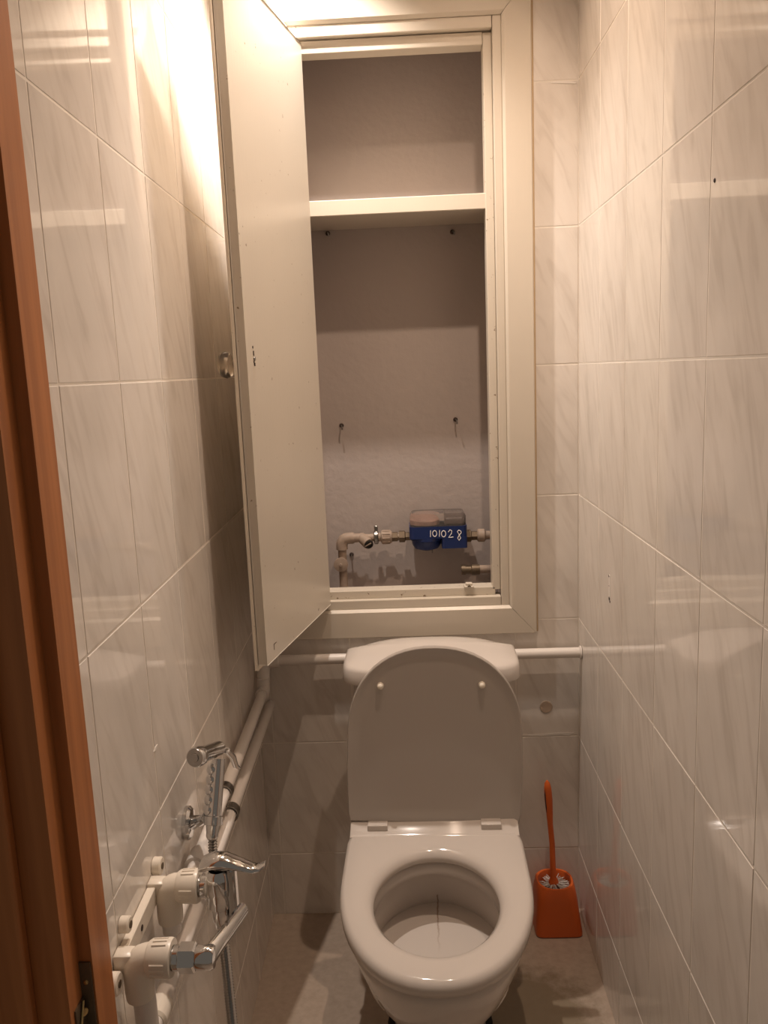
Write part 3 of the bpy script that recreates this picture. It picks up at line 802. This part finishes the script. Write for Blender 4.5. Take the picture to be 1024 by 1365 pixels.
# dark slot down the side of the grip
b_ = B(); tube(b_, [(hx-0.0190, hy+0.0005, 0.372), (hx-0.0196, hy-0.001, 0.35), (hx-0.0172, hy-0.0015, 0.318), (hx-0.0150, hy+0.000, 0.298)], [0.0005, 0.0016, 0.0016, 0.0005], 8); link('grip_slot', b_, M['hole'], hd, smooth=True)
b_ = B()
rng = random.Random(3)
for k in range(420):
    a = rng.uniform(0, 2*math.pi); r0 = rng.uniform(0.006, 0.012); r1 = rng.uniform(0.028, 0.0385); z = rng.uniform(0.07, 0.1175)
    p0 = (hx+0.001+r0*math.cos(a), hy+r0*math.sin(a), z); p1 = (hx+0.001+r1*math.cos(a+rng.uniform(-.12, .12)), hy+r1*math.sin(a), z+rng.uniform(-0.004, 0.004))
    tube(b_, [p0, p1], [0.0010, 0.0008], 4)
br = link('bristles', b_, M['bristle'], brush); br['kind'] = 'stuff'
b_ = B(); tube(b_, [(hx, hy, 0.05), (hx, hy, 0.11)], 0.008, 12); link('brush_core', b_, M['hole'], brush)

# ------------------------------------------------------------------ pipes round the room
def wx(y, off): return xl(y)+off
PR = 0.0125
pa = thing('supply_pipe', (0, -0.05, 0.62), 'white plastic water pipe running behind the tank and along the left wall, upper one', 'pipe')
ZA, ZB, ZBACK = 0.636, 0.577, 0.700
BY = -0.032
seg_tube('pipe', [(-0.335, BY, ZBACK+0.002), (XR-0.001, BY, ZBACK)], 0.0125, 'pipe', pa)
b_ = B(); lathe(b_, (XR-0.001, BY, ZBACK), (-1, 0, 0), [(0.016, 0), (0.016, 0.003), (0.0127, 0.004)], 18); link('wall_collar', b_, M['pipe'], pa, smooth=True)
cxr = wx(-0.07, 0.022)
b_ = B(); pts = [(-0.33, BY, ZBACK+0.002)]+arc_pts((-0.33, BY, ZBACK), (cxr, BY, ZBACK), (cxr, -0.05, ZBACK-0.05), 0.016)
pts += [(cxr, -0.05, ZBACK-0.04)]
tube(b_, pts, 0.0155, 16); link('elbow', b_, M['pipe'], pa, smooth=True)
seg_tube('riser', [(cxr, -0.048, ZBACK-0.035), (cxr, -0.055, ZA)], 0.0115, 'pipe', pa)
b_ = B(); pts = [(cxr, -0.054, ZA+0.030)]+arc_pts((cxr, -0.055, ZA+0.03), (cxr, -0.057, ZA), (cxr, -0.11, ZA), 0.016)+[(wx(-0.088, 0.022), -0.088, ZA)]
tube(b_, pts, 0.0158, 16); link('elbow', b_, M['pipe'], pa, smooth=True)
seg_tube('pipe', [(wx(-0.085, 0.022), -0.085, ZA), (wx(-0.94, 0.024), -0.905, ZA+0.004)], PR-0.001, 'pipe', pa)
b_ = B(); lathe(b_, (wx(-0.735, 0.0235), -0.735, ZA+0.003), (0, -1, 0), [(0.0125, 0), (0.0160, 0.002), (0.0160, 0.036), (0.0125, 0.038)], 18); link('coupling', b_, M['pipe'], pa, smooth=True)
seg_tube('riser', [(wx(-0.905, 0.0245), -0.912, ZA-0.002), (wx(-0.905, 0.0245), -0.914, 0.69)], 0.0125, 'pipe', pa)
pb = thing('supply_pipe', (0, -0.05, 0.56), 'white plastic water pipe along the left wall, lower one', 'pipe')
seg_tube('pipe', [(wx(-0.02, 0.026), -0.0, ZB), (wx(-1.0, 0.026), -1.035, ZB+0.010)], PR-0.001, 'pipe', pb)
b_ = B(); lathe(b_, (wx(-0.985, 0.026), -0.985, ZB+0.0095), (0, -1, 0), [(0.0120, 0), (0.0155, 0.002), (0.0155, 0.03), (0.0125, 0.034)], 18); link('coupling', b_, M['fitting'], pb, smooth=True)
seg_tube('riser', [(wx(-1.05, 0.028), -1.048, ZB+0.01), (wx(-1.05, 0.028), -1.052, 0.70)], 0.0135, 'pipe', pb)
def clamp(y, z, off, parent):
    b_ = B()
    c = Vector((wx(y, off), y, z))
    ring = []
    pts = []
    for k in range(15):
        a = math.radians(-100+200*k/14)
        pts.append(c+Vector((math.cos(a)*(PR+0.0018), 0, math.sin(a)*(PR+0.0018))))
    # flat metal band
    for w in (0.0,):
        L0 = [p+Vector((0, -0.009, 0)) for p in pts]; L1 = [p+Vector((0, 0.009, 0)) for p in pts]
        L2 = [c+(p-c)*1.14+Vector((0, 0.009, 0)) for p in pts]; L3 = [c+(p-c)*1.14+Vector((0, -0.009, 0)) for p in pts]
        V = [[b_.verts.new(p) for p in L] for L in (L0, L1, L2, L3)]
        for i in range(len(pts)-1):
            for a_, c_ in ((0, 1), (1, 2), (2, 3), (3, 0)):
                b_.faces.new((V[a_][i], V[c_][i], V[c_][i+1], V[a_][i+1]))
        b_.faces.new([V[j][0] for j in range(4)]); b_.faces.new([V[j][-1] for j in (3, 2, 1, 0)])
    box(b_, c.x-0.024, c.x-0.004, y-0.007, y+0.007, z+PR+0.0015, z+PR+0.0045, 0.0008)
    k_ = link('pipe_clamp', b_, M['steel'], parent)
    b2 = B(); lathe(b2, (c.x-0.013, y, z+PR+0.0045), (0, 0, 1), [(0.005, 0), (0.0045, 0.003), (0.001, 0.0035)], 12); link('screw', b2, M['brass'], k_, smooth=True)
clamp(-0.540, ZA+0.002, 0.0228, pa)
clamp(-0.515, ZB+0.006, 0.026, pb)

# ------------------------------------------------------------------ cream mounting bar with two threaded elbows
EY = (-0.918, -1.056); EZ = 0.706
mbk = thing('mixer_bracket', (-0.36, -0.985, 0.69), 'cream plastic wall bar carrying two threaded elbows on the left wall', 'bracket')
W0 = 0.0008
bm = B()
def wbox(b_, y0, y1, z0, z1, o0, o1, bev=0.001):
    mt = Matrix(((1, -AL, 0, XL), (0, 1, 0, 0), (0, 0, 1, 0), (0, 0, 0, 1)))
    box(b_, o0, o1, y0, y1, z0, z1, bev, 1, mt)
wbox(bm, -1.045, -0.925, EZ-0.020, EZ+0.006, W0, 0.012); link('bar', bm, M['fitting'], mbk)
bm = B(); lathe(bm, (wx(-0.992, 0.012), -0.992, EZ-0.007), (1, 0, 0), [(0.004, -0.001), (0.004, 0.0006)], 12); link('screw_hole', bm, M['hole'], mbk)
def ear(y, z, rr=0.012):
    b_ = B(); lathe(b_, (wx(y, W0), y, z), (1, 0, 0), [(rr, 0), (rr, 0.010), (rr-0.0015, 0.0115)], 20)
    e_ = link('ear', b_, M['fitting'], mbk, smooth=True)
    b2 = B(); lathe(b2, (wx(y, W0), y, z), (1, 0, 0), [(0.0045, 0.0105), (0.0045, 0.0125)], 12); link('screw', b2, M['old_brass'], e_)
ear(-0.892, EZ+0.014); ear(-1.030, EZ+0.026, 0.010); ear(-1.082, EZ-0.012, 0.013)
for y in EY:
    o_ = wx(y, 0.026)
    b_ = B()
    tube(b_, [(o_, y, EZ-0.050), (o_, y, EZ-0.040), (o_, y, EZ-0.022)]+arc_pts((o_, y, EZ-0.03), (o_, y, EZ), (o_+0.03, y, EZ), 0.016)+[(o_+0.020, y, EZ)],
         [0.0165, 0.0172, 0.0172]+[0.0178]*7+[0.0190], 22)
    wbox(b_, y-0.010, y+0.010, EZ-0.014, EZ+0.010, W0, 0.022)
    eb = link('elbow', b_, M['fitting'], mbk, smooth=True, angle=50)
    b_ = B(); lathe(b_, (o_+0.014, y, EZ), (1, 0, 0), [(0.019, 0), (0.0215, 0.004), (0.0225, 0.026), (0.0215, 0.029), (0.014, 0.029), (0.013, 0.024)], 28)
    for k in range(12):
        for j in range(3):
            if k % 3: continue
            a = math.pi/2+math.radians(90*(k/3))+math.radians((j-1)*16)
            c = Vector((0, math.cos(a), math.sin(a)))
            tube(b_, [(o_+0.021, y+c.y*0.0218, EZ+c.z*0.0218), (o_+0.038, y+c.y*0.0223, EZ+c.z*0.0223)], 0.0012, 6)
    link('collar', b_, M['fitting'], eb, smooth=True, angle=40)

# ------------------------------------------------------------------ chrome mixer valve
MX = thing('mixer_valve', (-0.27, -0.96, 0.66), 'chrome mixer valve with flat lever mounted on the two cream elbows', 'mixer tap')
x0 = wx(EY[1], 0.026)+0.043
b_ = B(); lathe(b_, (x0-0.012, EY[1], EZ), (1, 0, 0), [(0.0125, 0), (0.0125, 0.013), (0.0145, 0.014), (0.0145, 0.020)], 24); link('threaded_neck', b_, M['chrome'], MX, smooth=True)
b_ = B(); lathe(b_, (x0+0.007, EY[1], EZ), (1, 0, 0), [(0.0150, 0), (0.0172, 0.002), (0.0172, 0.019), (0.0150, 0.021)], 6); link('hex_nut', b_, M['chrome'], MX)
b_ = B(); lathe(b_, (x0+0.028, EY[1], EZ), (1, 0, 0), [(0.0130, 0), (0.0140, 0.002), (0.0140, 0.019), (0.0120, 0.022), (0.004, 0.023)], 24); link('inlet', b_, M['chrome'], MX, smooth=True)
xa = x0+0.042
x1 = wx(EY[0], 0.026)+0.043
bodyc = Vector((x1+0.034, -0.945, 0.0))
# flat arm from the near inlet to the body
b_ = B()
arm = [Vector((xa, -1.056, EZ-0.001)), Vector((xa+0.006, -1.035, EZ)), Vector((xa+0.016, -0.985, EZ-0.006)), Vector((xa+0.020, -0.955, EZ-0.012))]
tube(b_, arm, [0.0130, 0.0120, 0.0110, 0.0105], 12, sx=0.75); link('arm', b_, M['chrome'], MX, smooth=True)
b_ = B()
loft(b_, [[(bodyc.x+0.013, -0.955, 0.672), (bodyc.x+0.024, -0.955, 0.684), (bodyc.x+0.024, -0.955, 0.752), (bodyc.x+0.014, -0.955, 0.752)],
          [(bodyc.x+0.013, -0.938, 0.672), (bodyc.x+0.024, -0.938, 0.684), (bodyc.x+0.024, -0.938, 0.752), (bodyc.x+0.014, -0.938, 0.752)]])
bmesh.ops.bevel(b_, geom=b_.edges[:], offset=0.003, segments=2, affect='EDGES'); link('bracket_arm', b_, M['chrome'], MX, smooth=True, angle=40)
b_ = B(); lathe(b_, (x1-0.012, EY[0], EZ), (1, 0, 0), [(0.0125, 0), (0.0125, 0.014), (0.0160, 0.016), (0.0160, 0.022), (0.012, 0.024)], 24); link('threaded_neck', b_, M['chrome'], MX, smooth=True)
b_ = B(); tube(b_, [(x1+0.006, EY[0], EZ), (x1+0.018, EY[0]-0.006, EZ), (bodyc.x, bodyc.y, EZ)], [0.014, 0.0135, 0.013], 18); link('inlet', b_, M['chrome'], MX, smooth=True)
b_ = B(); lathe(b_, (bodyc.x, bodyc.y, 0.748), (0, 0, -1), [(0.012, 0), (0.0155, 0.004), (0.0165, 0.014), (0.0165, 0.034), (0.0155, 0.036), (0.0155, 0.052), (0.0120, 0.055), (0.0115, 0.072), (0.0095, 0.076), (0.0085, 0.084)], 26)
link('body', b_, M['chrome'], MX, smooth=True, angle=40)
# flat lever across the top, pointing into the room, tip bent up
b_ = B()
lv = [(-0.024, 0.750, 0.008, 0.005), (-0.018, 0.756, 0.013, 0.009), (-0.004, 0.760, 0.0155, 0.010), (0.012, 0.760, 0.0155, 0.009), (0.030, 0.754, 0.013, 0.006), (0.046, 0.7480, 0.011, 0.0042), (0.056, 0.7490, 0.0095, 0.0036), (0.063, 0.7540, 0.006, 0.0025)]
L_ = []
for dx, z, hw, ht in lv:
    L_.append([(bodyc.x+dx, bodyc.y+hw*math.cos(2*math.pi*k/14), z+ht*math.sin(2*math.pi*k/14)) for k in range(14)])
loft(b_, L_); link('lever', b_, M['chrome'], MX, smooth=True, angle=50)

# ------------------------------------------------------------------ hand shower, its holder and hose
SX = wx(-0.75, 0.056)
hbot, htop = Vector((SX, -0.768, 0.706)), Vector((SX+0.006, -0.728, 0.795))
ho = thing('shower_holder', (wx(-0.72, 0.0), -0.72, 0.685), 'chrome round wall holder gripping the hand shower on the left wall', 'shower holder')
b_ = B(); lathe(b_, (wx(-0.722, 0.0005), -0.722, 0.684), (1, 0.02, 0), [(0.026, 0), (0.026, 0.006), (0.022, 0.010), (0.008, 0.012)], 28); link('wall_plate', b_, M['chrome'], ho, smooth=True)
b_ = B(); tube(b_, [(wx(-0.722, 0.010), -0.722, 0.684), (wx(-0.74, 0.03), -0.742, 0.700), (SX-0.012, -0.760, 0.714)], [0.011, 0.009, 0.008], 14); link('stem', b_, M['chrome'], ho, smooth=True)
b_ = B(); hu = (htop-hbot).normalized(); lathe(b_, hbot+hu*0.000, hu, [(0.0118, 0.0), (0.0140, 0.001), (0.0140, 0.013), (0.0118, 0.014)], 20); link('clip', b_, M['chrome'], ho, smooth=True)
sh = thing('hand_shower', tuple(hbot), 'chrome bidet hand shower with ridged handle hanging in its holder', 'hand shower')
b_ = B(); tube(b_, [hbot-hu*0.012, hbot, hbot+hu*0.02, hbot+hu*0.075, htop], [0.0090, 0.0108, 0.0115, 0.0112, 0.0105], 18); link('handle', b_, M['chrome'], sh, smooth=True)
b_ = B()                                         # scalloped finger grip on the camera side
gd = Vector((-0.90, -0.43, 0)).normalized()
for k in range(5):
    p = hbot+hu*(0.024+0.0150*k)+gd*0.0078
    g_ = bmesh.ops.create_uvsphere(b_, u_segments=14, v_segments=8, radius=0.0098)
    for v in g_['verts']: v.co = p+v.co
link('finger_grip', b_, M['chrome'], sh, smooth=True)
hd0 = Vector((-0.3145, -0.712, 0.8050)); hd1 = Vector((-0.3345, -0.782, 0.8240)); ha = (hd1-hd0).normalized(); hl = (hd1-hd0).length
b_ = B(); lathe(b_, hd0, ha, [(0.004, -0.006), (0.0095, -0.003), (0.0118, 0.004), (0.0122, hl-0.020), (0.0148, hl-0.016), (0.0155, hl-0.003), (0.0145, hl)], 26); he = link('head', b_, M['chrome'], sh, smooth=True, angle=40)
b_ = B(); lathe(b_, hd1, ha, [(0.0140, -0.001), (0.0130, 0.001), (0.0070, 0.0008), (0.0065, 0.0022), (0.0030, 0.0024)], 26); link('spray_face', b_, M['hose'], he, smooth=True)
b_ = B(); tube(b_, [htop+Vector((0.010, 0.016, 0.006)), htop+Vector((0.016, 0.026, -0.010)), htop+Vector((0.019, 0.030, -0.028)), htop+Vector((0.023, 0.034, -0.034))], [0.0050, 0.0050, 0.0042, 0.003], 12, sx=1.3); link('trigger', b_, M['chrome'], sh, smooth=True)
# ribbed metal hose: down from the handle, loop near the floor, up to the mixer
hs_ = thing('shower_hose', (SX, -0.80, 0.08), 'ribbed chrome hose hanging from the hand shower to the mixer', 'hose')
ctrl = [hbot-hu*0.010, Vector((SX-0.001, -0.778, 0.64)), Vector((SX+0.006, -0.786, 0.55)), Vector((SX+0.014, -0.80, 0.40)), Vector((SX+0.022, -0.83, 0.20)), Vector((SX+0.035, -0.87, 0.11)),
        Vector((SX+0.045, -0.915, 0.20)), Vector((bodyc.x+0.004, -0.943, 0.40)), Vector((bodyc.x+0.002, bodyc.y, 0.58)), Vector((bodyc.x, bodyc.y, 0.668))]
def catmull(P, n):
    out = []
    Q = [P[0]*2-P[1]]+P+[P[-1]*2-P[-2]]
    for i in range(1, len(Q)-2):
        for k in range(n):
            t = k/n
            out.append(0.5*((2*Q[i])+(Q[i+1]-Q[i-1])*t+(2*Q[i-1]-5*Q[i]+4*Q[i+1]-Q[i+2])*t*t+(3*Q[i]-Q[i-1]-3*Q[i+1]+Q[i+2])*t**3))
    out.append(P[-1]); return out
path = catmull(ctrl, 40)
# resample evenly
dist = [0]
for a, c in zip(path, path[1:]): dist.append(dist[-1]+(c-a).length)
stepn = int(dist[-1]/0.0022); pts = []; j = 0
for k in range(stepn+1):
    d = dist[-1]*k/stepn
    while j < len(dist)-2 and dist[j+1] < d: j += 1
    t = (d-dist[j])/max(1e-9, dist[j+1]-dist[j]); pts.append(path[j].lerp(path[j+1], t))
b_ = B(); tube(b_, pts, [0.0072 if (k % 2) else 0.0050 for k in range(len(pts))], 10); link('hose', b_, M['hose'], hs_, smooth=True, angle=80)
b_ = B(); lathe(b_, hbot-hu*0.004, -hu, [(0.0090, 0), (0.0092, 0.012), (0.0072, 0.016)], 18); link('end_nut', b_, M['chrome'], hs_, smooth=True)

# ------------------------------------------------------------------ small marks on the tiles
bm = B(); lathe(bm, (0.316, 0.0, 0.551), (0, -1, 0), [(0.0155, 0), (0.0155, 0.0012), (0.0145, 0.0016)], 24)
tag(link('adhesive_pad', bm, M['stain']), 'round brown adhesive pad stuck on the back wall above the brush', 'pad')
wp = thing('wall_plug', (XR, -0.297, 0.93), 'filled screw holes with dark chips in the right wall tile', 'wall plug')
bm = B(); box(bm, XR-0.0006, XR+0.001, -0.304, -0.296, 0.905, 0.958, 0.0004); link('filler', bm, M['putty'], wp)
for y, z, r in ((-0.297, 0.955, 0.003), (-0.3005, 0.909, 0.0045), (-0.306, 0.904, 0.0025), (-0.299, 0.935, 0.0015)):
    bm = B(); lathe(bm, (XR-0.0004, y, z), (-1, 0, 0), [(r, 0), (r*0.8, 0.0006)], 9); link('hole', bm, M['hole'], wp)
bm = B(); lathe(bm, (XR-0.0002, -0.822, 1.599), (-1, 0, 0), [(0.003, 0), (0.002, 0.001)], 8)
tag(link('tile_chip', bm, M['hole']), 'tiny dark chip on the upper right wall tile', 'chip')

def scrap(pts, nrm, label):
    # thin smear of dried glue
    b_ = B(); n_ = Vector(nrm)
    loft(b_, [[Vector(p)+n_*0.0001 for p in pts], [Vector(p)+n_*0.0007 for p in pts]])
    tag(link('glue_smear', b_, M['putty']), label, 'glue', 'dried glue smears')
scrap([(wx(-0.846, 0), -0.846, 0.866), (wx(-0.836, 0), -0.836, 0.863), (wx(-0.826, 0), -0.826, 0.868), (wx(-0.838, 0), -0.838, 0.869)], (1, 0, 0), 'tiny white glue smear on the left wall above the hand shower')
scrap([(0.335, 0, 1.980), (0.388, 0, 1.976), (0.391, 0, 1.979), (0.372, 0, 1.983), (0.337, 0, 1.983)], (0, -1, 0), 'thin white glue smear on the back wall tile beside the cupboard top')
scrap([(0.250, 0, 0.478), (0.300, 0, 0.475), (0.352, 0, 0.478), (0.372, 0, 0.474), (0.384, 0, 0.482), (0.350, 0, 0.483), (0.310, 0, 0.480)], (0, -1, 0), 'white glue smear along the tile joint above the toilet brush')
